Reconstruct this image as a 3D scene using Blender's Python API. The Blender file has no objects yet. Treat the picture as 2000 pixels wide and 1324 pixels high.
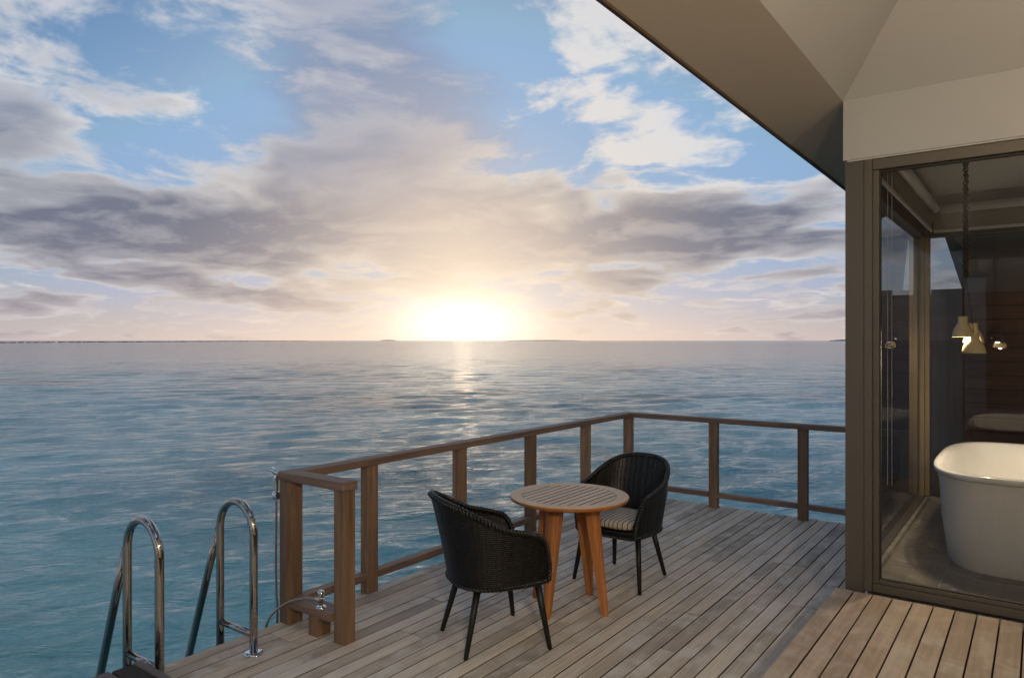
import bpy, bmesh, math, random
import numpy as np
from mathutils import Vector, Matrix

random.seed(7)
np.random.seed(7)
R = math.radians
scene = bpy.context.scene
COL = scene.collection

# ------------------------------------------------------------------ camera
YAW = 0.6392                      # camera looks this far left of the plank direction (+Y)
FX, FY = -math.sin(YAW), math.cos(YAW)      # forward
RX, RY = math.cos(YAW), math.sin(YAW)       # right
cam_d = bpy.data.cameras.new('camera')
cam = bpy.data.objects.new('camera', cam_d)
COL.objects.link(cam)
cam.location = (0, 0, 1.75)
cam.rotation_euler = (R(90), 0, YAW)
cam_d.sensor_width = 36
cam_d.lens = 36 * 1388.5 / 2000
cam_d.shift_y = 3.0 / 2000
cam_d.clip_start = 0.05
cam_d.clip_end = 60000
scene.camera = cam

# ------------------------------------------------------------------ exposure
scene.view_settings.view_transform = 'Standard'
scene.view_settings.look = 'None'
scene.view_settings.exposure = 0.0
scene.view_settings.gamma = 1.0
scene.view_settings.use_curve_mapping = False
scene.render.engine = 'CYCLES'
scene.cycles.use_denoising = True
scene.cycles.max_bounces = 8
scene.cycles.transparent_max_bounces = 12
scene.cycles.caustics_reflective = False
scene.cycles.caustics_refractive = False
scene.cycles.sample_clamp_indirect = 4.0

# ------------------------------------------------------------------ sun and sky
SUN_AZ = math.atan((905 - 1000) / 1388.5)   # to the right of the camera's forward
SUN_EL = R(2.2)
sdir = Vector((FX * math.cos(SUN_AZ) + RX * math.sin(SUN_AZ), FY * math.cos(SUN_AZ) + RY * math.sin(SUN_AZ), 0)) * math.cos(SUN_EL)
sdir.z = math.sin(SUN_EL)
sun_d = bpy.data.lights.new('sun', 'SUN')
sun_d.energy = 0.0014
sun_d.angle = R(1.6)
sun_d.color = (1.0, 0.70, 0.42)
sun = bpy.data.objects.new('sun', sun_d)
COL.objects.link(sun)
sun.rotation_euler = sdir.to_track_quat('Z', 'Y').to_euler()

world = bpy.data.worlds.new('World')
scene.world = world
world.use_nodes = True
WT = world.node_tree
WT.nodes.clear()


class NG:
    """small helper that writes node expressions"""
    def __init__(self, tree):
        self.t = tree

    def new(self, typ, **kw):
        n = self.t.nodes.new(typ)
        for k, v in kw.items():
            setattr(n, k, v)
        return n

    def put(self, sock, v):
        if isinstance(v, bpy.types.NodeSocket):
            self.t.links.new(v, sock)
        else:
            if sock.type == 'RGBA' and len(v) == 3:
                v = (*v, 1)
            sock.default_value = v

    def m(self, op, a, b=0.0, c=0.0, clamp=False):
        n = self.new('ShaderNodeMath', operation=op, use_clamp=clamp)
        self.put(n.inputs[0], a)
        self.put(n.inputs[1], b)
        self.put(n.inputs[2], c)
        return n.outputs[0]

    def add(self, a, b): return self.m('ADD', a, b)
    def sub(self, a, b): return self.m('SUBTRACT', a, b)
    def mul(self, a, b): return self.m('MULTIPLY', a, b)
    def div(self, a, b): return self.m('DIVIDE', a, b)

    def smooth(self, x, lo, hi, a=0.0, b=1.0):
        n = self.new('ShaderNodeMapRange', interpolation_type='SMOOTHSTEP')
        self.put(n.inputs[0], x)
        for i, v in enumerate((lo, hi, a, b)):
            self.put(n.inputs[1 + i], v)
        return n.outputs[0]

    def vec(self, op, a, b=(0, 0, 0), out=0):
        n = self.new('ShaderNodeVectorMath', operation=op)
        self.put(n.inputs[0], a)
        if op == 'SCALE':
            self.put(n.inputs[3], b)
        else:
            self.put(n.inputs[1], b)
        return n.outputs[out]

    def comb(self, x, y, z):
        n = self.new('ShaderNodeCombineXYZ')
        for i, v in enumerate((x, y, z)):
            self.put(n.inputs[i], v)
        return n.outputs[0]

    def sep(self, v):
        n = self.new('ShaderNodeSeparateXYZ')
        self.put(n.inputs[0], v)
        return n.outputs

    def mix(self, f, a, b, typ='MIX'):
        n = self.new('ShaderNodeMix', data_type='RGBA', blend_type=typ)
        self.put(n.inputs[0], f)
        self.put(n.inputs[6], a)
        self.put(n.inputs[7], b)
        return n.outputs[2]

    def noise(self, v, scale=1.0, detail=4.0, rough=0.5, dist=0.0, color=False):
        n = self.new('ShaderNodeTexNoise')
        self.put(n.inputs['Vector'], v)
        self.put(n.inputs['Scale'], scale)
        self.put(n.inputs['Detail'], detail)
        self.put(n.inputs['Roughness'], rough)
        self.put(n.inputs['Distortion'], dist)
        return n.outputs['Color' if color else 'Fac']

    def ramp(self, f, stops):
        n = self.new('ShaderNodeValToRGB')
        self.put(n.inputs[0], f)
        el = n.color_ramp.elements
        while len(el) > 1:
            el.remove(el[-1])
        el[0].position = stops[0][0]
        el[0].color = (*stops[0][1], 1)
        for p, c in stops[1:]:
            e = el.new(p)
            e.color = (*c, 1)
        return n.outputs[0]


def build_sky():
    g = NG(WT)
    tc = g.new('ShaderNodeTexCoord')
    d = tc.outputs['Generated']
    d = g.vec('NORMALIZE', d)
    dx, dy, dz = g.sep(d)
    el = g.m('ARCSINE', dz)
    rr = g.vec('DOT_PRODUCT', d, (RX, RY, 0), out=1)
    ff = g.vec('DOT_PRODUCT', d, (FX, FY, 0), out=1)
    az = g.m('ARCTAN2', rr, ff)
    up = g.m('MAXIMUM', dz, 0.0)
    # clear sky
    sky = g.new('ShaderNodeTexSky', sky_type='NISHITA')
    sky.sun_disc = False
    sky.sun_elevation = R(9.0)
    sky.sun_rotation = math.atan2(sdir.x, sdir.y)
    sky.air_density = 1.0
    sky.dust_density = 0.6
    sky.ozone_density = 2.5
    clear = g.vec('MULTIPLY', sky.outputs[0], (0.078, 0.098, 0.116))
    clear = g.vec('MINIMUM', clear, (0.25, 0.43, 0.68))
    # cloud plane coordinates
    k = g.add(up, 0.16)
    P = g.comb(g.div(dx, k), g.div(dy, k), 0.0)
    warp = g.noise(P, 0.9, 3, 0.5, color=True)
    warp = g.vec('SCALE', g.vec('SUBTRACT', warp, (0.5, 0.5, 0.5)), 0.7)
    P1 = g.vec('ADD', P, warp)
    big = g.m('MULTIPLY_ADD', g.noise(P1, 2.2, 9, 0.58), 1.8, -0.40)
    # the same clouds, a step nearer to the sun: tells which flank of a cloud is lit
    off = Vector((sdir.x, sdir.y, 0)).normalized() * 0.16
    big2 = g.m('MULTIPLY_ADD', g.noise(g.vec('ADD', P1, tuple(off)), 2.2, 9, 0.58), 1.8, -0.40)
    bulk = g.m('MULTIPLY_ADD', g.noise(P1, 2.2, 2.2, 0.5), 1.8, -0.40)
    small = g.noise(g.vec('ADD', P1, (13.1, 4.2, 0)), 2.1, 6, 0.6)

    def spot(px, py, rx, ry, amp, tilt=0.0):
        a0 = math.atan((px - 1000) / 1388.5)
        e0 = math.atan((665 - py) / 1388.5 * math.cos(a0))
        ra, re = rx / 1388.5, ry / 1388.5
        u = g.sub(az, a0)
        v = g.sub(el, e0)
        if tilt:
            ct, st = math.cos(tilt), math.sin(tilt)
            u, v = g.add(g.mul(u, ct), g.mul(v, st)), g.sub(g.mul(v, ct), g.mul(u, st))
        u = g.mul(u, 1 / ra)
        v = g.mul(v, 1 / re)
        e = g.m('EXPONENT', g.mul(g.add(g.mul(u, u), g.mul(v, v)), -1.0))
        return g.mul(e, amp)

    # where the banks of cloud stand over the lagoon
    bias = -0.03
    for s in ((120, 425, 380, 85, 0.38, 0.0), (420, 470, 260, 75, 0.34, 0.0), (780, 330, 220, 120, 0.22, 0.0),
              (960, 460, 380, 90, 0.30, 0.0), (1400, 455, 420, 62, 0.40, 0.0), (900, 340, 150, 80, 0.12, 0.0),
              (40, 130, 150, 170, 0.20, 0.0), (300, 583, 260, 14, 0.16, 0.0), (680, 575, 200, 14, 0.18, 0.0),
              (400, 230, 120, 80, -0.16, 0.0), (80, 555, 220, 22, -0.20, 0.0), (1010, 160, 220, 110, -0.16, 0.0),
              (60, 360, 90, 34, -0.14, 0.0), (650, 200, 190, 130, 0.10, 0.0), (1250, 590, 400, 20, 0.08, 0.0), (1280, 210, 230, 120, -0.15, 0.0)):
        bias = g.add(spot(*s), bias)
    dens = g.add(big, bias)
    cover = g.smooth(dens, 0.42, 0.67)
    core = g.smooth(g.add(g.add(g.mul(bulk, 0.6), g.mul(big, 0.4)), bias), 0.40, 0.92)
    lit = g.smooth(g.sub(big, big2), -0.22, 0.30)
    puffs = g.smooth(g.add(small, g.add(g.mul(big, 0.5), g.add(spot(1250, 200, 420, 220, 0.12), spot(330, 160, 160, 120, 0.08)))), 0.80, 0.94)
    veil = g.smooth(g.add(g.mul(g.sub(big, 0.5), 0.55), g.add(spot(690, 150, 190, 210, 0.55), spot(850, 320, 200, 130, 0.45))), 0.08, 0.55)
    # nearness to the sun
    cosg = g.vec('DOT_PRODUCT', d, tuple(sdir), out=1)
    gam = g.m('ARCCOSINE', g.m('MINIMUM', cosg, 0.999999))
    wide = g.m('EXPONENT', g.mul(gam, -1 / R(17)))
    ga = g.mul(g.sub(az, SUN_AZ), 1 / R(4.7))
    ge = g.mul(g.sub(el, R(1.2)), 1 / R(2.1))
    near = g.m('EXPONENT', g.mul(g.add(g.mul(ga, ga), g.mul(ge, ge)), -1.0))
    mid = g.m('EXPONENT', g.mul(gam, -1 / R(6.5)))
    low = g.m('EXPONENT', g.mul(up, -1 / 0.062))
    # colours
    edge_c = g.mix(g.smooth(wide, 0.10, 0.6), (0.78, 0.77, 0.78), (0.95, 0.82, 0.66))
    core_c = g.mix(g.smooth(wide, 0.26, 0.80), (0.125, 0.140, 0.205), (0.46, 0.38, 0.36))
    core_c = g.mix(g.smooth(el, R(9), R(20)), core_c, (0.30, 0.35, 0.46))
    shade = g.m('ADD', g.mul(core, 0.75), g.mul(g.m('SUBTRACT', 1.0, lit), 0.34), clamp=True)
    rim = g.mul(g.mul(cover, g.m('SUBTRACT', 1.0, cover)), 4.0)
    shade = g.mul(shade, g.m('SUBTRACT', 1.0, g.mul(rim, 0.22)))
    cloud = g.mix(shade, edge_c, core_c)
    hazec = g.mix(g.smooth(wide, 0.02, 0.5), (0.54, 0.45, 0.47), (0.88, 0.68, 0.56))
    c = g.mix(g.mul(low, 0.9), clear, hazec)
    veil_c = g.mix(g.smooth(wide, 0.22, 0.75), (0.20, 0.27, 0.43), (0.50, 0.44, 0.45))
    c = g.mix(g.mul(veil, 0.75), c, veil_c)
    c = g.mix(g.mul(puffs, 0.8), c, edge_c)
    c = g.mix(g.mul(cover, 0.93), c, cloud)
    c = g.mix(g.mul(veil, 0.5), c, veil_c)
    c = g.mix(g.mul(low, 0.68), c, hazec)
    wash = g.m('EXPONENT', g.mul(g.m('POWER', g.mul(gam, 1 / R(10.5)), 1.4), -1.0))
    c = g.mix(g.mul(wash, 0.72), c, (0.97, 0.78, 0.58))
    c = g.vec('ADD', c, g.vec('SCALE', (1.0, 0.76, 0.50), g.mul(mid, 0.30)))
    c = g.vec('ADD', c, g.vec('SCALE', (1.0, 0.90, 0.74), g.mul(near, 0.72)))
    bg = g.new('ShaderNodeBackground')
    g.put(bg.inputs[0], c)
    bg.inputs[1].default_value = 1.0
    o = g.new('ShaderNodeOutputWorld')
    WT.links.new(bg.outputs[0], o.inputs[0])


build_sky()
world.cycles.sampling_method = 'MANUAL'
world.cycles.sample_map_resolution = 1024


# ------------------------------------------------------------------ helpers: objects
def link(name, me, mat=None, parent=None, smooth=False):
    o = bpy.data.objects.new(name, me)
    COL.objects.link(o)
    if mat is not None and not me.materials:
        me.materials.append(mat)
    if smooth:
        for p in me.polygons:
            p.use_smooth = True
    if parent is not None:
        o.parent = parent
        if parent.type == 'EMPTY' and not parent.get('_local'):
            o.matrix_parent_inverse = Matrix.Translation(-parent.location)
    return o


def thing(name, label, cat, loc=(0, 0, 0), group=None, rotz=None):
    o = bpy.data.objects.new(name, None)
    COL.objects.link(o)
    o.location = loc
    o.empty_display_size = 0.1
    if rotz is not None:
        o.rotation_euler.z = rotz
        o['_local'] = 1
    o['label'] = label
    o['category'] = cat
    if group:
        o['group'] = group
    return o


def tag(o, label, cat, group=None):
    o['label'] = label
    o['category'] = cat
    if group:
        o['group'] = group
    return o


def pyd(name, v, f, mat, parent=None, smooth=False):
    me = bpy.data.meshes.new(name)
    me.from_pydata([tuple(a) for a in v], [], [tuple(a) for a in f])
    me.update()
    return link(name, me, mat, parent, smooth)


def box_mesh(name, a, b, bev=0.003):
    bm = bmesh.new()
    bmesh.ops.create_cube(bm, size=1.0)
    for v in bm.verts:
        for i in range(3):
            v.co[i] = a[i] if v.co[i] < 0 else b[i]
    if bev:
        bmesh.ops.bevel(bm, geom=list(bm.edges), offset=bev, segments=1, affect='EDGES')
    me = bpy.data.meshes.new(name)
    bm.to_mesh(me)
    bm.free()
    return me


def box(name, a, b, mat, parent=None, bev=0.003):
    return link(name, box_mesh(name, a, b, bev), mat, parent)


def tube_geo(path, rad, n=12, closed=False, cap=True):
    """verts/faces of a tube along a polyline; rad is a number or a list"""
    P = [Vector(p) for p in path]
    L = len(P)
    rs = rad if hasattr(rad, '__len__') else [rad] * L
    T = []
    for i in range(L):
        if closed:
            t = P[(i + 1) % L] - P[i - 1]
        else:
            t = P[min(i + 1, L - 1)] - P[max(i - 1, 0)]
        T.append(t.normalized())
    up = Vector((0, 0, 1)) if abs(T[0].z) < 0.9 else Vector((1, 0, 0))
    nrm = (up - T[0] * up.dot(T[0])).normalized()
    V, F = [], []
    for i in range(L):
        nrm = nrm - T[i] * nrm.dot(T[i])
        nrm.normalize()
        bn = T[i].cross(nrm)
        for k in range(n):
            a = 2 * math.pi * k / n
            V.append(P[i] + (nrm * math.cos(a) + bn * math.sin(a)) * rs[i])
    for i in range(L if closed else L - 1):
        j = (i + 1) % L
        for k in range(n):
            F.append((i * n + k, i * n + (k + 1) % n, j * n + (k + 1) % n, j * n + k))
    if cap and not closed:
        F.append(tuple(range(n - 1, -1, -1)))
        F.append(tuple((L - 1) * n + k for k in range(n)))
    return V, F


def tube(name, path, rad, mat, parent=None, n=12, closed=False):
    v, f = tube_geo(path, rad, n, closed)
    return pyd(name, v, f, mat, parent, True)


def lathe(name, prof, mat, parent=None, n=28, loc=(0, 0, 0), smooth=True):
    V, F = [], []
    for r, z in prof:
        for k in range(n):
            a = 2 * math.pi * k / n
            V.append((loc[0] + r * math.cos(a), loc[1] + r * math.sin(a), loc[2] + z))
    m = len(prof)
    for i in range(m - 1):
        for k in range(n):
            F.append((i * n + k, i * n + (k + 1) % n, (i + 1) * n + (k + 1) % n, (i + 1) * n + k))
    return pyd(name, V, F, mat, parent, smooth)


class Geo:
    """collects several pieces into one mesh"""
    def __init__(self):
        self.v, self.f = [], []

    def add(self, v, f):
        b = len(self.v)
        self.v += [tuple(x) for x in v]
        self.f += [tuple(b + i for i in q) for q in f]

    def build(self, name, mat, parent=None, smooth=False):
        return pyd(name, self.v, self.f, mat, parent, smooth)


# ------------------------------------------------------------------ materials
def material(name):
    m = bpy.data.materials.new(name)
    m.use_nodes = True
    t = m.node_tree
    b = t.nodes['Principled BSDF']
    return m, NG(t), b


def plain(name, col, rough=0.5, metal=0.0, spec=0.5, var=0.06, scale=8.0, bump=0.0, rvar=0.0):
    m, g, b = material(name)
    tc = g.new('ShaderNodeTexCoord').outputs['Object']
    n = g.noise(tc, scale, 5, 0.6)
    c = g.mix(n, tuple(x * (1 - var * 2) for x in col), tuple(min(1, x * (1 + var * 2)) for x in col))
    g.put(b.inputs['Base Color'], c)
    b.inputs['Metallic'].default_value = metal
    b.inputs['Specular IOR Level'].default_value = spec
    if rvar:
        g.put(b.inputs['Roughness'], g.m('MULTIPLY_ADD', g.noise(tc, scale * 2.3, 4), rvar, rough - rvar / 2))
    else:
        b.inputs['Roughness'].default_value = rough
    if bump:
        bn = g.new('ShaderNodeBump')
        bn.inputs['Strength'].default_value = 0.4
        bn.inputs['Distance'].default_value = bump
        g.put(bn.inputs['Height'], g.noise(tc, scale * 12, 4))
        g.put(b.inputs['Normal'], bn.outputs[0])
    return m


def wood(name, dark, lightc, axis='y', rough=0.6, tone=0.25, scuff=0.0, scuffc=(0.5, 0.47, 0.44), fine=70.0, spec=0.3, bumpd=0.0012):
    """grain runs along the axis; each object gets its own tone and its own stretch of grain"""
    m, g, b = material(name)
    tc = g.new('ShaderNodeTexCoord').outputs['Object']
    oi = g.new('ShaderNodeObjectInfo').outputs['Random']
    sh = g.comb(g.mul(oi, 37.0), g.mul(oi, 91.0), g.mul(oi, 17.0))
    sc = {'x': (1.6, fine, fine), 'y': (fine, 1.6, fine), 'z': (fine, fine, 1.6)}[axis]
    sc2 = {'x': (0.8, 9, 9), 'y': (9, 0.8, 9), 'z': (9, 9, 0.8)}[axis]
    p = g.vec('ADD', g.vec('MULTIPLY', tc, sc), sh)
    p2 = g.vec('ADD', g.vec('MULTIPLY', tc, sc2), sh)
    n1 = g.noise(p, 1.0, 6, 0.65, 0.6)
    n2 = g.noise(p2, 1.0, 5, 0.6, 1.2)
    f = g.m('MULTIPLY_ADD', n1, 0.55, g.mul(n2, 0.45))
    c = g.ramp(f, [(0.28, dark), (0.47, tuple((a + q) / 2 for a, q in zip(dark, lightc))), (0.68, lightc)])
    wn = g.new('ShaderNodeTexWhiteNoise', noise_dimensions='1D')
    g.put(wn.inputs['W'], g.mul(oi, 113.0))
    c = g.vec('SCALE', c, g.m('MULTIPLY_ADD', wn.outputs['Value'], tone, 1 - tone / 2))
    if scuff:
        # worn, paler cloudy patches
        n3 = g.noise(g.vec('ADD', tc, sh), 2.6, 6, 0.62, 0.8)
        n4 = g.noise(g.vec('ADD', g.vec('MULTIPLY', tc, (26, 5, 5)), sh), 1.0, 4, 0.6)
        c = g.mix(g.mul(g.smooth(g.m('MULTIPLY_ADD', n4, 0.35, n3), 0.60, 0.86), scuff), c, scuffc)
        n5 = g.noise(g.vec('ADD', g.vec('MULTIPLY', tc, (14, 3, 3)), (7, 3, 1)), 1.0, 5, 0.7)
        c = g.mix(g.mul(g.smooth(n5, 0.60, 0.78), 0.45), c, tuple(a * 0.55 for a in dark))
    g.put(b.inputs['Base Color'], c)
    g.put(b.inputs['Roughness'], g.m('MULTIPLY_ADD', n1, 0.2, rough - 0.1))
    b.inputs['Specular IOR Level'].default_value = spec
    bn = g.new('ShaderNodeBump')
    bn.inputs['Strength'].default_value = 0.5
    bn.inputs['Distance'].default_value = bumpd
    g.put(bn.inputs['Height'], n1)
    g.put(b.inputs['Normal'], bn.outputs[0])
    return m


M = {}
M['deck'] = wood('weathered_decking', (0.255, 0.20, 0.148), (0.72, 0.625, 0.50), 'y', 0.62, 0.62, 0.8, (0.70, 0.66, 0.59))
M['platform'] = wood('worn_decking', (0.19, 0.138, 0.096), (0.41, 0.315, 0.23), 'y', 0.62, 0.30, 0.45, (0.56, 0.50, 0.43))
M['gap_shade'] = plain('shaded_plank_flank', (0.035, 0.028, 0.022), 0.85, var=0.2)  # near-black plank sides, the shade of the gaps put into the colour
M['dark_wood'] = plain('dark_wood_and_shade', (0.022, 0.018, 0.015), 0.8)  # dark wood, also the shade colour of the fill under the planks
M['rail_y'] = wood('rail_wood_y', (0.08, 0.052, 0.036), (0.31, 0.205, 0.15), 'y', 0.55, 0.2, fine=40)
M['rail_x'] = wood('rail_wood_x', (0.08, 0.054, 0.038), (0.31, 0.21, 0.155), 'x', 0.55, 0.2, fine=40)
M['grey_x'] = wood('grey_weathered_board', (0.085, 0.075, 0.072), (0.19, 0.172, 0.165), 'x', 0.7, 0.15)
M['rail_z'] = wood('rail_wood_z', (0.075, 0.042, 0.025), (0.34, 0.215, 0.13), 'z', 0.55, 0.35, fine=38)
M['teak'] = wood('oiled_teak', (0.24, 0.080, 0.022), (0.56, 0.24, 0.085), 'z', 0.5, 0.25, fine=32)
M['teak_ring'] = wood('teak_table_rim', (0.50, 0.35, 0.22), (0.72, 0.54, 0.37), 'y', 0.5, 0.05, fine=40)
M['teak_slat'] = wood('teak_table_slat', (0.52, 0.37, 0.24), (0.74, 0.57, 0.41), 'y', 0.5, 0.22, fine=50)
M['teak_flank'] = plain('shaded_slat_flank', (0.07, 0.04, 0.022), 0.7)  # dark sides paint the shade between the table slats
M['teak_edge'] = wood('teak_table_edge', (0.34, 0.12, 0.03), (0.50, 0.20, 0.06), 'x', 0.45, 0.05, fine=8)
M['wicker'] = plain('black_wicker', (0.0085, 0.0080, 0.0068), 0.36, spec=0.5, var=0.3, scale=60)
M['leg'] = plain('black_metal_leg', (0.010, 0.010, 0.008), 0.42, spec=0.35)
M['steel'] = plain('polished_steel', (0.44, 0.41, 0.37), 0.09, metal=1.0, var=0.03, rvar=0.05, scale=14)
M['chrome'] = plain('chrome', (0.75, 0.75, 0.76), 0.05, metal=1.0, var=0.01)
M['hose'] = plain('metal_hose', (0.42, 0.36, 0.30), 0.3, metal=0.9)
M['blackplastic'] = plain('black_plastic', (0.012, 0.012, 0.013), 0.3)
M['frame'] = plain('bronze_aluminium', (0.100, 0.088, 0.073), 0.42, metal=0.35, var=0.03, rvar=0.08)
M['frame_lamplit'] = plain('lamplit_aluminium', (0.30, 0.225, 0.125), 0.35, metal=0.4, var=0.03, rvar=0.08)  # same frame metal, lamp glow put into a lighter gold colour
M['gasket'] = plain('black_gasket', (0.008, 0.007, 0.006), 0.6)
M['fascia'] = plain('painted_fascia', (0.385, 0.385, 0.38), 0.7, var=0.02, scale=3, bump=0.0004)
M['soffit'] = plain('painted_soffit', (0.41, 0.405, 0.39), 0.75, var=0.02, scale=2, bump=0.0004)
M['soffit_eave'] = plain('warm_lit_eave_soffit', (0.50, 0.44, 0.36), 0.75, var=0.02, scale=2, bump=0.0004)  # soffit paint made browner, warm bounced light put into its colour
M['eave'] = wood('eave_board', (0.06, 0.04, 0.026), (0.14, 0.095, 0.06), 'y', 0.6, 0.1)
M['thatch'] = plain('thatch', (0.12, 0.10, 0.075), 0.9, var=0.3, scale=30, bump=0.01)
M['white'] = plain('white_paint', (0.72, 0.71, 0.69), 0.5, var=0.01)
M['ceiling'] = plain('ceiling_paint', (0.60, 0.59, 0.57), 0.7, var=0.02)
M['blind'] = plain('blind_fabric', (0.30, 0.28, 0.24), 0.8, var=0.04, scale=40, bump=0.0005)
M['tub'] = plain('white_acrylic', (0.80, 0.80, 0.79), 0.16, var=0.01)
M['slat'] = wood('dark_screen_wood', (0.055, 0.024, 0.020), (0.17, 0.080, 0.066), 'x', 0.6, 0.35)
M['slat_z'] = wood('dark_screen_post', (0.07, 0.050, 0.046), (0.17, 0.125, 0.115), 'z', 0.6, 0.3)
M['shade'] = plain('ceramic_shade', (0.58, 0.46, 0.26), 0.55, var=0.04, scale=20)
M['cord'] = plain('black_cord', (0.010, 0.010, 0.010), 0.7)
M['rock'] = plain('reef_rock', (0.030, 0.028, 0.028), 0.9, var=0.2, scale=0.2)
M['isle'] = plain('hazed_island', (0.16, 0.16, 0.15), 0.9, var=0.2, scale=0.02)  # paled to grey, distance haze put into the colour


def mat_tile():
    m, g, b = material('stone_tile')
    tc = g.new('ShaderNodeTexCoord').outputs['Object']
    oi = g.new('ShaderNodeObjectInfo').outputs['Random']
    p = g.vec('ADD', tc, g.comb(g.mul(oi, 31), g.mul(oi, 57), 0))
    n = g.noise(p, 3.0, 7, 0.62, 1.0)
    c = g.ramp(n, [(0.3, (0.13, 0.118, 0.10)), (0.5, (0.19, 0.178, 0.157)), (0.7, (0.27, 0.255, 0.23))])
    v = g.noise(p, 1.6, 4, 0.5, 2.5)
    vein = g.m('SUBTRACT', 1.0, g.smooth(g.m('ABSOLUTE', g.sub(v, 0.5)), 0.0, 0.012))
    c = g.mix(g.mul(vein, 0.5), c, (0.55, 0.53, 0.5))
    g.put(b.inputs['Base Color'], c)
    b.inputs['Roughness'].default_value = 0.35
    return m


M['tile'] = mat_tile()
M['grout'] = plain('pale_grout', (0.38, 0.37, 0.35), 0.8)


def mat_stripe():
    m, g, b = material('striped_fabric')
    tc = g.new('ShaderNodeTexCoord').outputs['Object']
    x = g.sep(tc)[0]
    fr = g.m('FRACT', g.mul(g.add(x, 1.0), 1 / 0.034))
    dk = g.mul(g.smooth(fr, 0.30, 0.33), g.m('SUBTRACT', 1.0, g.smooth(fr, 0.52, 0.55)))
    ln = g.mul(g.smooth(fr, 0.74, 0.76), g.m('SUBTRACT', 1.0, g.smooth(fr, 0.80, 0.82)))
    c = g.mix(dk, (0.62, 0.55, 0.44), (0.045, 0.042, 0.055))
    c = g.mix(g.mul(ln, 0.6), c, (0.20, 0.18, 0.17))
    w = g.noise(tc, 350, 2, 0.5)
    c = g.mix(g.mul(w, 0.25), c, (0.3, 0.27, 0.24))
    g.put(b.inputs['Base Color'], c)
    b.inputs['Roughness'].default_value = 0.9
    b.inputs['Specular IOR Level'].default_value = 0.15
    bn = g.new('ShaderNodeBump')
    bn.inputs['Distance'].default_value = 0.0006
    g.put(bn.inputs['Height'], w)
    g.put(b.inputs['Normal'], bn.outputs[0])
    return m


M['stripe'] = mat_stripe()


def mat_glass(name, tint, ior):
    m, g, b = material(name)
    t = m.node_tree
    t.nodes.remove(b)
    fr = g.new('ShaderNodeFresnel')
    fr.inputs['IOR'].default_value = ior
    tr = g.new('ShaderNodeBsdfTransparent')
    tr.inputs[0].default_value = (*tint, 1)
    gl = g.new('ShaderNodeBsdfGlossy')
    gl.inputs['Roughness'].default_value = 0.0
    gl.inputs[0].default_value = (0.95, 0.97, 1.0, 1)
    mx = g.new('ShaderNodeMixShader')
    t.links.new(fr.outputs[0], mx.inputs[0])
    t.links.new(tr.outputs[0], mx.inputs[1])
    t.links.new(gl.outputs[0], mx.inputs[2])
    t.links.new(mx.outputs[0], t.nodes['Material Output'].inputs[0])
    return m


M['glass'] = mat_glass('clear_pane', (0.72, 0.73, 0.73), 1.45)
M['glass_shade'] = mat_glass('shade_darkened_pane', (0.52, 0.54, 0.56), 1.7)  # glass darkened so that the view beyond reads as shade


def emit(name, col, s):
    m, g, b = material(name)
    b.inputs['Base Color'].default_value = (*col, 1)
    b.inputs['Emission Color'].default_value = (*col, 1)
    b.inputs['Emission Strength'].default_value = s
    return m


M['globe'] = emit('lit_globe', (1.0, 0.81, 0.58), 130.0)
M['globe2'] = emit('lit_globe_bright', (1.0, 0.81, 0.58), 520.0)
M['bulb'] = emit('lit_bulb', (1.0, 0.78, 0.45), 14.0)


def mat_sea():
    m, g, b = material('lagoon_water')
    tc = g.new('ShaderNodeTexCoord').outputs['Object']
    geo = g.new('ShaderNodeNewGeometry').outputs['Position']
    # bed of sand and reef seen through the shallow water
    bed = g.noise(g.vec('MULTIPLY', geo, (0.035, 0.05, 0.0)), 1.0, 5, 0.6, 0.6)
    c = g.ramp(bed, [(0.32, (0.055, 0.155, 0.17)), (0.5, (0.165, 0.41, 0.435)), (0.72, (0.28, 0.66, 0.66))])
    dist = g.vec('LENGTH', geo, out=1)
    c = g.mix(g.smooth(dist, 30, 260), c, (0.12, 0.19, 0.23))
    g.put(b.inputs['Base Color'], c)
    b.inputs['Roughness'].default_value = 0.07
    b.inputs['IOR'].default_value = 1.333
    b.inputs['Specular IOR Level'].default_value = 0.5
    bn = g.new('ShaderNodeBump')
    bn.inputs['Strength'].default_value = 1.0
    bn.inputs['Distance'].default_value = 1.0
    # ripples lie across the line of sight of the wind
    ct, st = math.cos(YAW + 0.25), math.sin(YAW + 0.25)
    x, y, z = g.sep(geo)
    u = g.add(g.mul(x, ct), g.mul(y, st))
    v = g.sub(g.mul(y, ct), g.mul(x, st))
    r1 = g.noise(g.comb(g.mul(u, 1.9), g.mul(v, 3.4), 0.0), 1.0, 5, 0.62, 0.4)
    r1b = g.noise(g.comb(g.mul(u, 0.65), g.mul(v, 1.25), 5.0), 1.0, 4, 0.6, 0.5)
    r2 = g.noise(g.comb(g.mul(u, 0.18), g.mul(v, 0.38), 3.0), 1.0, 4, 0.62, 0.3)
    r3 = g.noise(g.comb(g.mul(u, 0.04), g.mul(v, 0.09), 9.0), 1.0, 4, 0.65, 0.3)
    h = g.add(g.mul(r1, 0.105), g.mul(r1b, 0.24))
    h = g.add(h, g.mul(g.mul(r2, 0.95), g.smooth(dist, 18, 80)))
    h = g.add(h, g.mul(g.mul(r3, 3.2), g.smooth(dist, 90, 500)))
    g.put(bn.inputs['Height'], h)
    g.put(b.inputs['Normal'], bn.outputs[0])
    return m


M['sea'] = mat_sea()

# ------------------------------------------------------------------ the sea
Z_SEA = -1.9


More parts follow.
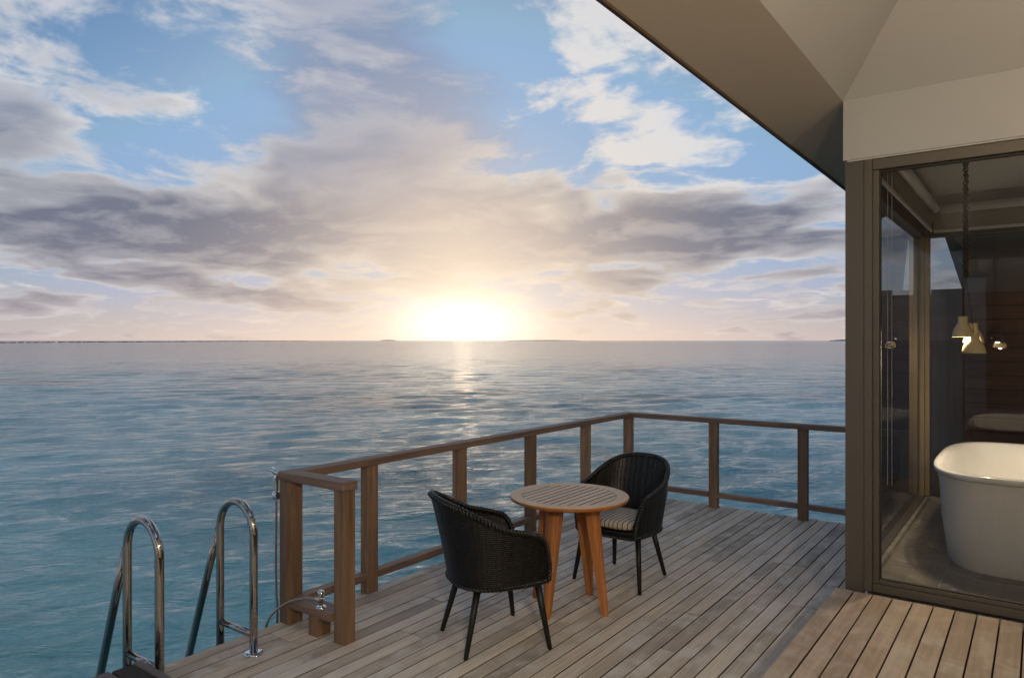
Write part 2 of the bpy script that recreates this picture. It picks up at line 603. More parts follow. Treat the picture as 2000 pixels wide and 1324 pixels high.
def build_sea():
    na, nr = 420, 560
    az = np.linspace(R(-80), R(75), na)
    t = np.linspace(0, 1, nr)
    r = 2.0 * (420 / 2.0) ** t
    rg, ag = np.meshgrid(r, az, indexing='ij')
    X = rg * (FX * np.cos(ag) + RX * np.sin(ag))
    Y = rg * (FY * np.cos(ag) + RY * np.sin(ag))
    sp = np.maximum(rg * (az[1] - az[0]), rg * (math.log(210) / nr))
    Z = np.zeros_like(X)
    rs = np.random.RandomState(3)
    wind = math.atan2(FY, FX) + 0.25
    for i in range(70):
        lam = 0.45 * (5.0 / 0.45) ** rs.rand()
        a = wind + rs.normal(0, 0.42)
        kx, ky = math.cos(a) * 2 * math.pi / lam, math.sin(a) * 2 * math.pi / lam
        amp = 0.0055 * lam ** 0.4
        fade = np.clip((lam / sp - 2.5) / 3.0, 0, 1)
        ph = kx * X + ky * Y + rs.rand() * 6.28
        Z += amp * fade * (np.sin(ph) + 0.25 * np.sin(2 * ph + 0.5))
    # waves come in patches, and die out where the fine mesh ends
    patch = 0.75 + 0.35 * np.sin(X * 0.11 + 1.3 * np.sin(Y * 0.07)) * np.sin(Y * 0.09 + 0.7)
    Z *= patch * np.clip((420 - rg) / 150, 0, 1)
    V = np.stack([X, Y, Z + Z_SEA], -1).reshape(-1, 3)
    idx = np.arange(nr * na).reshape(nr, na)
    Fq = np.stack([idx[:-1, :-1], idx[:-1, 1:], idx[1:, 1:], idx[1:, :-1]], -1).reshape(-1, 4)
    # far ring out to the horizon, and the rest of the lagoon all round
    ext, ef = [], []
    base = len(V)
    out = idx[-1]
    far_r = 40000.0
    fa = np.stack([far_r * (FX * np.cos(az) + RX * np.sin(az)), far_r * (FY * np.cos(az) + RY * np.sin(az)), np.full(na, Z_SEA)], -1)
    V = np.vstack([V, fa])
    f2 = np.stack([out[:-1], out[1:], base + np.arange(1, na), base + np.arange(0, na - 1)], -1)
    # the part behind the camera, one flat fan
    b2 = len(V)
    ang = np.linspace(R(75), R(280), 40)
    inner = np.stack([2.0 * (FX * np.cos(ang) + RX * np.sin(ang)), 2.0 * (FY * np.cos(ang) + RY * np.sin(ang)), np.full(40, Z_SEA)], -1)
    outer = inner * np.array([20000.0, 20000.0, 1.0])
    V = np.vstack([V, inner, outer])
    i0 = b2 + np.arange(39)
    f3 = np.stack([i0, i0 + 1, i0 + 41, i0 + 40], -1)
    Fq = np.vstack([Fq, f2, f3])
    me = bpy.data.meshes.new('sea')
    me.vertices.add(len(V))
    me.vertices.foreach_set('co', V.astype(np.float32).ravel())
    me.loops.add(len(Fq) * 4)
    me.loops.foreach_set('vertex_index', Fq.astype(np.int32).ravel())
    me.polygons.add(len(Fq))
    me.polygons.foreach_set('loop_start', np.arange(0, len(Fq) * 4, 4, dtype=np.int32))
    me.polygons.foreach_set('loop_total', np.full(len(Fq), 4, dtype=np.int32))
    me.polygons.foreach_set('use_smooth', np.ones(len(Fq), dtype=bool))
    me.update()
    me.validate()
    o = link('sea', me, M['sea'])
    o['kind'] = 'structure'
    o['label'] = 'rippled teal lagoon reaching out to the horizon'


build_sea()


def at_bearing(px, dist):
    a = math.atan((px - 1000) / 1388.5)
    return Vector((dist * (FX + RX * math.tan(a)), dist * (FY + RY * math.tan(a)), Z_SEA))


def build_far():
    # a low breakwater of loose rock on the left, running off towards the horizon
    g = Geo()
    n = 520
    rs = random.Random(5)
    A, B = at_bearing(-60, 1050), at_bearing(600, 5200)
    for i in range(n):
        t = (i / n)
        d = 1.0 / ((1 - t) / 1050 + t / 5200)
        p = at_bearing(-60 + 660 * t, d) + Vector((rs.uniform(-3, 3), rs.uniform(-3, 3), 0))
        w = d / 1388.5 * rs.uniform(1.0, 2.6)
        h = rs.uniform(0.5, 1.5) * (0.8 + 1.2 * t)
        if rs.random() < 0.12:
            continue
        m = 6
        v = [p + Vector((math.cos(a) * w * rs.uniform(.7, 1.1), math.sin(a) * w * rs.uniform(.7, 1.1), -0.5)) for a in [k * 2 * math.pi / m for k in range(m)]]
        v += [p + (q - p) * 0.55 + Vector((0, 0, h * rs.uniform(.7, 1.1) + 0.3)) for q in v]
        f = [(k, (k + 1) % m, m + (k + 1) % m, m + k) for k in range(m)] + [tuple(range(m, 2 * m))]
        g.add(v, f)
    o = g.build('breakwater', M['rock'])
    o['kind'] = 'stuff'
    tag(o, 'thin dark line of breakwater rocks on the left horizon', 'breakwater')
    for (p0, p1, d, h) in ((742, 775, 12000, 14), (985, 1135, 9000, 9), (1618, 1720, 6000, 14)):
        V, F = [], []
        n = 40
        rs = random.Random(p0)
        for i in range(n + 1):
            t = i / n
            px = p0 + (p1 - p0) * t
            hh = h * (math.sin(math.pi * t) ** 0.5) * rs.uniform(0.75, 1.1)
            a, b = at_bearing(px, d), at_bearing(px, d + 250)
            V += [a, (a + b) / 2 * 1.0 + Vector((0, 0, hh)), b]
        for i in range(n):
            for k in range(2):
                F.append((i * 3 + k, i * 3 + 3 + k, i * 3 + 4 + k, i * 3 + 1 + k))
        o = pyd('island', V, F, M['isle'])
        o['kind'] = 'structure'


build_far()

# ------------------------------------------------------------------ the deck
DX0, DX1 = -3.80, -0.955
DY0, DY1 = -1.2, 7.36
PITCH = (DX1 - DX0) / 29
HP = 0.318                         # height of the raised platform


def planks(parent, name, x0, n, pitch, y0, y1, top, th, mat, seed, joints):
    rs = random.Random(seed)
    gap = 0.0070
    for i in range(n):
        a = x0 + i * pitch + gap / 2
        b = x0 + (i + 1) * pitch - gap / 2
        cuts = [y0] + [c for c in joints(i, rs) if y0 + 0.3 < c < y1 - 0.3] + [y1]
        for j in range(len(cuts) - 1):
            c0, c1 = cuts[j] + (0.0012 if j else 0), cuts[j + 1] - (0.0012 if j + 2 < len(cuts) else 0)
            dz = rs.uniform(-0.0012, 0.0012)
            me = box_mesh(name, (a, c0, top - th + dz), (b, c1, top + dz), 0.0016)
            me.materials.append(mat)
            me.materials.append(M['gap_shade'])
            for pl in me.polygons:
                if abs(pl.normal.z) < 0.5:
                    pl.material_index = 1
            link(name, me, None, parent)


def build_deck():
    d = bpy.data.objects.new('deck', None)
    COL.objects.link(d)
    d['kind'] = 'structure'
    d['label'] = 'weathered grey timber deck over the lagoon'

    def joints(i, rs):
        # butt joints fall on the joists, in short runs of neighbouring boards
        g = i // 3
        base = [(2.55, 4.55), (3.55, 5.9), (3.05, 6.4), (2.2, 5.2), (3.75, 6.0), (2.9, 5.45), (4.35, 1.6), (3.3, 5.75), (2.4, 4.9), (3.9, 5.6)][g % 10]
        return sorted([base[0] + (0.0 if i % 3 else 0.45), base[1]])
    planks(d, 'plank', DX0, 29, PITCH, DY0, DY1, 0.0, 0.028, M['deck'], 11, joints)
    box('edge_beam', (DX0 + 0.02, DY0, -0.20), (DX0 + 0.07, DY1 - 0.02, -0.031), M['rail_y'], d)
    box('edge_beam', (DX0 + 0.075, DY1 - 0.07, -0.20), (0.9, DY1 - 0.02, -0.032), M['rail_x'], d)
    box('gap_shade_fill', (DX0 + 0.075, DY0, -0.12), (0.9, DY1 - 0.075, -0.036), M['dark_wood'], d, 0)  # dark sheet added so the plank gaps read as shade
    for y in (0.6, 3.4, 6.9):
        for x in (-3.4, -0.6):
            lathe('pile', [(0.11, 0), (0.11, 3.6)], M['dark_wood'], d, 16, (x, y, -3.8))
    p = bpy.data.objects.new('platform', None)
    COL.objects.link(p)
    p['kind'] = 'structure'
    p['label'] = 'raised timber platform in front of the bathroom window'
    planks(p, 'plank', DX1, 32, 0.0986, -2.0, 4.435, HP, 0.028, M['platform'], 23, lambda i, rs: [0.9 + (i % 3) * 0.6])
    box('gap_shade_fill', (DX1 + 0.03, -2.0, 0.0), (2.2, 4.42, HP - 0.036), M['dark_wood'], p, 0)  # dark block under the platform, stands in for shade in the gaps
    box('riser', (DX1 + 0.004, -2.0, 0.004), (DX1 + 0.026, 4.43, HP - 0.032), M['rail_y'], p)


build_deck()

# ------------------------------------------------------------------ railing
RZ = 0.935


def build_railing():
    t = thing('railing', 'brown timber railing around the deck edge over the water', 'railing', (-3.75, 2.74, 0))
    hw = 0.045

    def post(x, y, top=RZ - 0.05, wx=hw, wy=hw, base=-0.0):
        return box('post', (x - wx, y - wy, base), (x + wx, y + wy, top), M['rail_z'], t, 0.003)
    xl, yf = -3.755, 7.27
    post(xl, 2.74, wx=0.05, wy=0.05)
    for y in (3.385, 4.345, 5.335, 6.32):
        post(xl, y, wx=0.036, wy=0.05)
    post(xl, yf)
    for x in (-2.757, -1.86, -0.975):
        post(x, yf, wx=0.045, wy=0.036)
    post(-3.245, 2.735, wx=0.045, wy=0.043)
    # handrail: the long side, the far side and the short return by the ladder
    box('top_rail', (xl - 0.052, 2.795, RZ - 0.0495), (xl + 0.052, yf - 0.054, RZ), M['rail_y'], t)
    box('top_rail', (xl - 0.054, yf - 0.052, RZ - 0.0493), (-0.92, yf + 0.052, RZ + 0.0012), M['rail_x'], t)
    box('top_rail', (xl - 0.055, 2.680, RZ - 0.0494), (-3.195, 2.793, RZ + 0.001), M['rail_x'], t)
    ys = [2.79, 3.335, 3.435, 4.295, 4.395, 5.285, 5.385, 6.27, 6.37, yf - 0.045]
    for a, b in zip(ys[0::2], ys[1::2]):
        box('bottom_rail', (xl - 0.03, a + 0.0005, 0.098), (xl + 0.04, b - 0.0005, 0.148), M['rail_y'], t)
    xs = [xl + 0.045, -2.802, -2.712, -1.905, -1.815, -1.02]
    for a, b in zip(xs[0::2], xs[1::2]):
        box('bottom_rail', (a + 0.0005, yf - 0.04, 0.108), (b - 0.0005, yf + 0.03, 0.158), M['rail_x'], t)
    box('shelf', (xl + 0.0505, 2.66, 0.125), (-3.291, 2.79, 0.172), M['rail_x'], t)
    box('stub_post', (-3.50, 2.675, 0.0), (-3.415, 2.775, 0.1245), M['rail_z'], t)
    return t


build_railing()


def build_step_box():
    t = thing('step_box', 'low wooden box with dark top beside the ladder at bottom left', 'step', (-3.4, 1.6, 0))
    x0, x1 = -3.626, -3.10
    box('rim_board', (x0, 1.715, 0.0), (x1, 1.752, 0.150), M['grey_x'], t)
    box('rim_board', (x0 - 0.03, 1.30, 0.0), (x1, 1.613, 0.135), M['grey_x'], t)
    box('top_panel', (x0 + 0.002, 1.614, 0.0), (x1, 1.714, 0.143), M['dark_wood'], t)


build_step_box()


# ------------------------------------------------------------------ swim ladder
def build_ladder():
    t = thing('swim_ladder', 'polished steel swim ladder with two hoop handrails at deck edge', 'ladder', (-3.7, 2.06, 0))
    r = 0.0225
    for y, lab in ((2.33, 'right'), (1.80, 'left')):
        xi, xo, zt = -3.533, -3.868, 0.66
        cx, rad = (xi + xo) / 2, (xi - xo) / 2
        path = [(xi, y, 0.0), (xi, y, 0.3), (xi, y, zt)]
        for k in range(1, 24):
            a = math.pi * k / 24
            path.append((cx + rad * math.cos(a), y, zt + rad * 1.0 * math.sin(a)))
        path += [(xo, y, zt), (xo, y, 0.3), (xo, y, -0.55)]
        h = tube('handrail', path, r, M['steel'], t, 18)
        tube('crossbar', [(xi - 0.018, y, 0.105), (xo + 0.018, y, 0.105)], 0.019, M['steel'], h, 16)
        tube('stringer', [(xo - 0.012, y, 0.66), (-3.985, y, 0.40), (-4.21, y, -0.18), (-4.78, y, -1.65), (-4.95, y, -2.3)], r, M['steel'], h, 16)
        lathe('base_flange', [(0.0, 0.012), (0.03, 0.012), (0.048, 0.009), (0.054, 0.004), (0.054, 0.0)], M['chrome'], h, 28, (xi, y, 0.0015))
    for k in range(5):
        f = 0.12 + k * 0.2
        x, z = -4.21 - 0.57 * f, -0.18 - 1.47 * f
        box('tread', (x - 0.05, 1.82, z - 0.012), (x + 0.05, 2.31, z + 0.012), M['steel'], t)


build_ladder()


# ------------------------------------------------------------------ hand shower and tap
def arc_path(pts, n=40):
    """Catmull-Rom through the points"""
    P = [Vector(p) for p in pts]
    P = [P[0] * 2 - P[1]] + P + [P[-1] * 2 - P[-2]]
    out = []
    segs = len(P) - 3
    for i in range(segs):
        a, b, c, d = P[i:i + 4]
        m = max(2, n // segs)
        for k in range(m):
            t = k / m
            out.append(0.5 * ((2 * b) + (c - a) * t + (2 * a - 5 * b + 4 * c - d) * t * t + (3 * b - a - 3 * c + d) * t ** 3))
    out.append(P[-2])
    return out


def build_shower():
    t = thing('hand_shower', 'chrome hand shower hanging on the railing corner post', 'hand shower', (-3.83, 2.74, 0))
    x, y = -3.872, 2.715
    h = lathe('holder', [(0.0, -0.024), (0.022, -0.024), (0.026, -0.012), (0.026, 0.014), (0.02, 0.022), (0.0, 0.022)], M['chrome'], t, 20, (x, y, 0.775))
    box('bracket', (x + 0.018, y - 0.018, 0.762), (-3.8055, y + 0.022, 0.800), M['blackplastic'], t, 0.004)
    tube('handle', arc_path([(x, y, 0.775), (x - 0.004, y, 0.83), (x - 0.002, y, 0.88), (x + 0.006, y, 0.905)], 18), [0.011 + 0.007 * math.sin(math.pi * i / 18) for i in range(19)], M['chrome'], t, 14)
    tube('spray_head', [(x - 0.040, y - 0.012, 0.938), (x - 0.036, y - 0.011, 0.936), (x + 0.022, y + 0.004, 0.908), (x + 0.026, y + 0.005, 0.906)], [0.012, 0.017, 0.015, 0.008], M['chrome'], t, 16)
    tube('hose', arc_path([(x, y, 0.755), (x - 0.001, y, 0.6), (x - 0.004, y, 0.35), (x + 0.002, y, 0.15), (x + 0.01, y, 0.0), (x - 0.006, y - 0.01, -0.3), (x - 0.05, y - 0.03, -0.55), (x - 0.07, y - 0.06, -0.3), (x - 0.055, y - 0.08, -0.08)], 72), 0.0072, M['hose'], t, 10)
    v = thing('shower_tap', 'small chrome tap with hose on the low railing shelf', 'tap', (-3.42, 2.70, 0.172))
    tx, ty, tz = -3.42, 2.705, 0.1725
    lathe('base_plate', [(0.0, 0.008), (0.022, 0.008), (0.031, 0.004), (0.032, 0.0)], M['chrome'], v, 24, (tx, ty, tz))
    lathe('body', [(0.013, 0.0), (0.013, 0.045), (0.016, 0.048), (0.016, 0.058), (0.013, 0.06)], M['chrome'], v, 20, (tx, ty, tz))
    k = lathe('knob', [(0.013, 0.058), (0.020, 0.062), (0.021, 0.078), (0.022, 0.090), (0.017, 0.098), (0.0, 0.099)], M['chrome'], v, 10, (tx, ty, tz))
    lathe('knob_cap', [(0.012, 0.0985), (0.012, 0.102), (0.0, 0.1025)], M['white'], k, 16, (tx, ty, tz))
    tube('spout', [(tx - 0.008, ty, tz + 0.040), (tx - 0.03, ty - 0.003, tz + 0.040), (tx - 0.052, ty - 0.006, tz + 0.038)], [0.009, 0.011, 0.009], M['chrome'], v, 14)
    tube('hose', arc_path([(tx - 0.05, ty - 0.006, tz + 0.038), (tx - 0.14, ty - 0.03, tz + 0.030), (tx - 0.26, ty - 0.06, tz - 0.02), (tx - 0.36, ty - 0.085, tz - 0.10), (tx - 0.405, ty - 0.10, tz - 0.19), (tx - 0.42, ty - 0.10, tz - 0.28)], 44), 0.0075, M['hose'], v, 10)


build_shower()


# ------------------------------------------------------------------ table
TX, TY, TZ, TR = -2.495, 3.99, 0.735, 0.390


def build_table():
    t = thing('round_table', 'small round slatted teak table between two black chairs', 'table', (TX, TY, 0))
    n = 72
    ri = TR - 0.078
    prof = [(ri, -0.024), (ri, -0.0015), (ri + 0.0015, 0.0), (TR - 0.004, 0.0), (TR, -0.004)]
    lathe('rim', prof, M['teak_ring'], t, n, (TX, TY, TZ), False)
    e = lathe('rim_edge', [(TR, -0.004), (TR + 0.0005, -0.014), (TR - 0.004, -0.024), (TR - 0.018, -0.030), (ri, -0.030)], M['teak_edge'], t, n, (TX, TY, TZ))
    ns = 12
    pitch = 2 * (ri - 0.003) / ns
    gap = 0.010
    rr = ri - 0.003
    for i in range(ns):
        a, b = -rr + i * pitch + gap / 2, -rr + (i + 1) * pitch - gap / 2
        top, m = [], 5
        for k in range(m + 1):
            x = a + (b - a) * k / m
            top.append((x, math.sqrt(max(rr * rr - x * x, 0.0004))))
        ring = [(x, y) for x, y in top] + [(x, -y) for x, y in reversed(top)]
        L = len(ring)
        V = [(TX + x, TY + y, TZ - 0.001) for x, y in ring] + [(TX + x, TY + y, TZ - 0.021) for x, y in ring]
        F = [tuple(range(L - 1, -1, -1)), tuple(range(L, 2 * L))] + [(k, (k + 1) % L, L + (k + 1) % L, L + k) for k in range(L)]
        sl = pyd('slat', V, F, M['teak_slat'], t)
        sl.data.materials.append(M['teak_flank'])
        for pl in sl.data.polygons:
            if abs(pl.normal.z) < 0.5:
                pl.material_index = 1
    for s in (-1, 1):
        box('batten', (TX - 0.30, TY + s * 0.10 - 0.025, TZ - 0.052), (TX + 0.30, TY + s * 0.10 + 0.025, TZ - 0.0305), M['teak'], t)
    # splayed legs with a ridge down the outer face
    for q in range(4):
        a = q * math.pi / 2
        ca, sa = math.cos(a), math.sin(a)

        def ringpts(rad, z, w, th):
            pts = [(rad - th * .5, -w * .5), (rad + th * .22, -w * .5), (rad + th * .5, -w * .16), (rad + th * .5, w * .16), (rad + th * .22, w * .5), (rad - th * .5, w * .5)]
            return [(TX + x * ca - y * sa, TY + x * sa + y * ca, z) for x, y in pts]
        V = ringpts(0.272, 0.0, 0.040, 0.036) + ringpts(0.270, 0.012, 0.044, 0.040) + ringpts(0.222, 0.36, 0.078, 0.054) + ringpts(0.178, TZ - 0.031, 0.108, 0.070)
        F = [tuple(range(5, -1, -1)), tuple(range(18, 24))]
        for r_ in range(3):
            F += [(r_ * 6 + k, r_ * 6 + (k + 1) % 6, r_ * 6 + 6 + (k + 1) % 6, r_ * 6 + 6 + k) for k in range(6)]
        pyd('leg', V, F, M['teak'], t)
    for s in ((0.19, 0.02), (0.02, 0.19)):
        box('apron', (TX - s[0], TY - s[1], TZ - 0.10), (TX + s[0], TY + s[1], TZ - (0.0525 if s[0] > .1 else 0.0535)), M['teak'], t)


build_table()

# ------------------------------------------------------------------ wicker chairs
ZB, AMAX = 0.375, R(122)


def spow(c, e):
    return math.copysign(abs(c) ** e, c)


def shell_pt(a, z, off=0.0):
    """point of the chair shell at plan angle a (0 = back) and height z; +y is the front"""
    f = max(0.0, (z - ZB) / 0.49)
    w = 0.262 + 0.040 * min(f / 0.55, 1.0) - 0.012 * max(f - 0.55, 0) + off
    d = 0.255 + 0.105 * f ** 1.25 + off
    e = 2 / 2.5
    x = w * spow(math.sin(a), e)
    y = -d * spow(math.cos(a), e) if abs(a) < math.pi / 2 else -(0.42 + off) * spow(math.cos(a), e)
    return Vector((x, y - 0.0, z))


def rim_z(a):
    b = abs(a) / AMAX
    if b < 0.22:
        z = 0.862 - 0.016 * (b / 0.22) ** 2
    else:
        u = (b - 0.22) / 0.78
        z = 0.846 - 0.215 * (0.35 * u + 0.65 * (u * u * (3 - 2 * u)))
    if b > 0.88:
        u = (b - 0.88) / 0.12
        z -= 0.165 * u ** 2.4
    return z


def build_chair(name, label, loc, face):
    t = thing(name, label, 'chair', (loc[0], loc[1], 0), 'black wicker armchairs at the table', rotz=face - math.pi / 2)
    if 'mesh' not in CH:
        # weft strands, one row above the other, woven in and out of the stakes
        g = Geo()
        pitch = 0.0114
        nst = 54
        seg = nst * 3
        rows = int((0.865 - ZB) / pitch)
        hh, th = 0.0046, 0.0058
        rs = random.Random(2)
        for k in range(rows):
            z0 = ZB + 0.006 + k * pitch
            run = []
            runs = []
            for i in range(seg + 1):
                a = -AMAX + 2 * AMAX * i / seg
                if z0 <= rim_z(a) - 0.004:
                    run.append((i, a))
                else:
                    if len(run) > 3:
                        runs.append(run)
                    run = []
            if len(run) > 3:
                runs.append(run)
            for run in runs:
                V, F = [], []
                for (i, a) in run:
                    ph = math.pi * (i / 3.0) * 2.0 / 1.5
                    off = 0.0014 * math.cos(ph)
                    zz = z0 + rs.uniform(-.0007, .0007)
                    p0 = shell_pt(a, zz - hh, off)
                    p1 = shell_pt(a, zz, off + th)
                    p2 = shell_pt(a, zz + hh, off)
                    p3 = shell_pt(a, zz, off - th)
                    V += [p0, p1, p2, p3]
                m = len(run)
                for j in range(m - 1):
                    for q in range(4):
                        F.append((j * 4 + q, j * 4 + 4 + q, j * 4 + 4 + (q + 1) % 4, j * 4 + (q + 1) % 4))
                g.add(V, F)
        # thin liner that closes the pinholes of the weave
        V, F = [], []
        na_, nz_ = 80, 24
        for i in range(na_ + 1):
            a = -AMAX + 2 * AMAX * i / na_
            for j in range(nz_ + 1):
                V.append(shell_pt(a, ZB + (rim_z(a) - 0.006 - ZB) * j / nz_, -0.001))
        for i in range(na_):
            for j in range(nz_):
                q = i * (nz_ + 1) + j
                F.append((q, q + nz_ + 1, q + nz_ + 2, q + 1))
        g.add(V, F)
        for s in range(nst + 1):
            a = -AMAX + 2 * AMAX * s / nst
            zt = rim_z(a)
            L = max(3, int((zt - ZB) / 0.05))
            v, f = tube_geo([shell_pt(a, ZB + (zt - ZB) * j / L) for j in range(L + 1)], 0.0038, 4, cap=False)
            g.add(v, f)
        CH['mesh'] = g
        # the braided rim, up one front edge, over the back and down the other, and along the foot of the shell
        b = Geo()
        path = [shell_pt(-AMAX, ZB + (rim_z(AMAX) - ZB) * j / 8) for j in range(8)]
        path += [shell_pt(-AMAX + 2 * AMAX * i / 150, rim_z(-AMAX + 2 * AMAX * i / 150)) for i in range(151)]
        path += [shell_pt(AMAX, ZB + (rim_z(AMAX) - ZB) * (7 - j) / 8) for j in range(8)]
        low = [shell_pt(-AMAX + 2 * AMAX * i / 110, ZB) for i in range(111)]
        e0, e1 = low[-1], low[0]
        low += [e0.lerp(e1, j / 20) + Vector((0, 0.022 * math.sin(math.pi * j / 20), 0)) for j in range(1, 20)]
        for pth, rad, closed in ((path, 0.0105, False), (low, 0.0085, True)):
            P = []
            for i in range(len(pth) if closed else len(pth) - 1):
                q = pth[(i + 1) % len(pth)]
                for j in range(3):
                    P.append(pth[i].lerp(q, j / 3))
            s = 0.0
            for ph0 in (0, 2 * math.pi / 3, 4 * math.pi / 3):
                pts = []
                s = 0.0
                for i, p in enumerate(P):
                    tng = (P[(i + 1) % len(P)] - P[i - 1]).normalized() if 0 < i < len(P) - 1 else (P[1] - P[0]).normalized()
                    if i:
                        s += (P[i] - P[i - 1]).length
                    rad_v = Vector((p.x, p.y, 0)).normalized()
                    n1 = (rad_v - tng * rad_v.dot(tng)).normalized()
                    n2 = tng.cross(n1)
                    w = ph0 + s * 2 * math.pi / 0.066
                    pts.append(p + (n1 * math.cos(w) + n2 * math.sin(w)) * rad)
                v, f = tube_geo(pts, rad * 0.85, 5, closed, cap=False)
                b.add(v, f)
        CH['braid'] = b
        # seat: slab that fills the shell, woven strands laid across it, and the front apron
        sgeo = Geo()
        outl = [shell_pt(-AMAX + 2 * AMAX * i / 40, ZB, -0.004) for i in range(41)]
        outl += [outl[-1].lerp(outl[0], j / 8) + Vector((0, 0.02 * math.sin(math.pi * j / 8), 0)) for j in range(1, 8)]
        L = len(outl)
        V = [Vector((p.x, p.y, 0.362)) for p in outl] + [Vector((p.x, p.y, 0.408)) for p in outl]
        sgeo.add(V, [tuple(range(L - 1, -1, -1)), tuple(range(L, 2 * L))] + [(k, (k + 1) % L, L + (k + 1) % L, L + k) for k in range(L)])
        for k in range(40):
            y = -0.20 + k * 0.0112
            hwid = 0.232 if y > -0.1 else 0.24 * math.sqrt(max(0.05, 1 - ((y + 0.1) / -0.16) ** 2))
            pts = [(hwid * (2 * j / 24 - 1), y, 0.4085 + 0.0035 * math.cos(math.pi * (j + k))) for j in range(25)]
            v, f = tube_geo(pts, 0.0052, 4)
            sgeo.add(v, f)
        for k in range(4):
            pts = []
            for j in range(41):
                q = outl[40].lerp(outl[0], j / 40) + Vector((0, 0.024 * math.sin(math.pi * j / 40) + 0.004 + 0.003 * math.cos(math.pi * (j + k)), 0))
                q.z = 0.372 + k * 0.0112
                pts.append(q)
            v, f = tube_geo(pts, 0.0056, 4)
            sgeo.add(v, f)
        CH['seat'] = sgeo
    if 'me' not in CH:
        a = CH['mesh'].build('shell', M['wicker'], t, True)
        b = CH['braid'].build('braided_rim', M['wicker'], t, True)
        s = CH['seat'].build('seat', M['wicker'], t, False)
        CH['me'] = (a.data, b.data, s.data)
    else:
        a = link('shell', CH['me'][0], None, t)
        b = link('braided_rim', CH['me'][1], None, t)
        s = link('seat', CH['me'][2], None, t)
    a['kind'] = 'stuff'
    b['kind'] = 'stuff'
    for (fx, fy, tx_, ty_) in ((0.270, 0.243, 0.225, 0.185), (-0.270, 0.243, -0.225, 0.185), (0.216, -0.243, 0.158, -0.150), (-0.216, -0.243, -0.158, -0.150)):
        tube('leg', [(fx, fy, 0.0), (fx, fy, 0.004), ((fx + tx_) / 2, (fy + ty_) / 2, 0.185), (tx_, ty_, 0.375)], [0.0115, 0.0135, 0.0180, 0.0215], M['leg'], t, 14)
    return t


CH = {}
build_chair('wicker_chair', 'black wicker armchair seen from behind, nearest the camera', (-2.592, 3.297), math.atan2(0.861, 0.508))
build_chair('wicker_chair', 'black wicker armchair behind the table, holding a striped cushion', (-2.476, 4.706), R(-92))


def build_cushion():
    # a boxy pad, rounded at its edges, following the seat
    nu, nv = 48, 14
    V, F = [], []
    hw, hd, ht = 0.232, 0.225, 0.034
    for j in range(nv + 1):
        b = -math.pi / 2 + math.pi * j / nv
        cb, sb = spow(math.cos(b), 0.32), spow(math.sin(b), 0.55)
        for i in range(nu):
            a = 2 * math.pi * i / nu
            x, y = spow(math.cos(a), 0.55), spow(math.sin(a), 0.55)
            crown = 0.008 * (1 - x * x * cb) * (1 - y * y * cb) if sb > 0 else 0
            V.append((hw * cb * x, hd * cb * y, ht * sb + crown))
    for j in range(nv):
        for i in range(nu):
            F.append((j * nu + i, j * nu + (i + 1) % nu, (j + 1) * nu + (i + 1) % nu, (j + 1) * nu + i))
    o = pyd('seat_cushion', V, F, M['stripe'], None, True)
    o.rotation_euler = (0, 0, R(-92) - math.pi / 2)
    o.location = (-2.476 - 0.0015, 4.706 - 0.035, 0.412 + 0.034)
    tag(o, 'cream seat cushion with dark stripes on the far wicker chair', 'cushion')


build_cushion()

# ------------------------------------------------------------------ the villa
XC, YW = -0.912, 4.478             # outer corner of the glazed bathroom
YB = 7.26                          # back glass
ZF = 0.340                         # bathroom floor
ZP, ZFB = 3.141, 2.793             # top and bottom of the lintel
XE, ZE = -1.330, 3.047              # eave
X1 = 3.6                           # far side of the house, out of sight


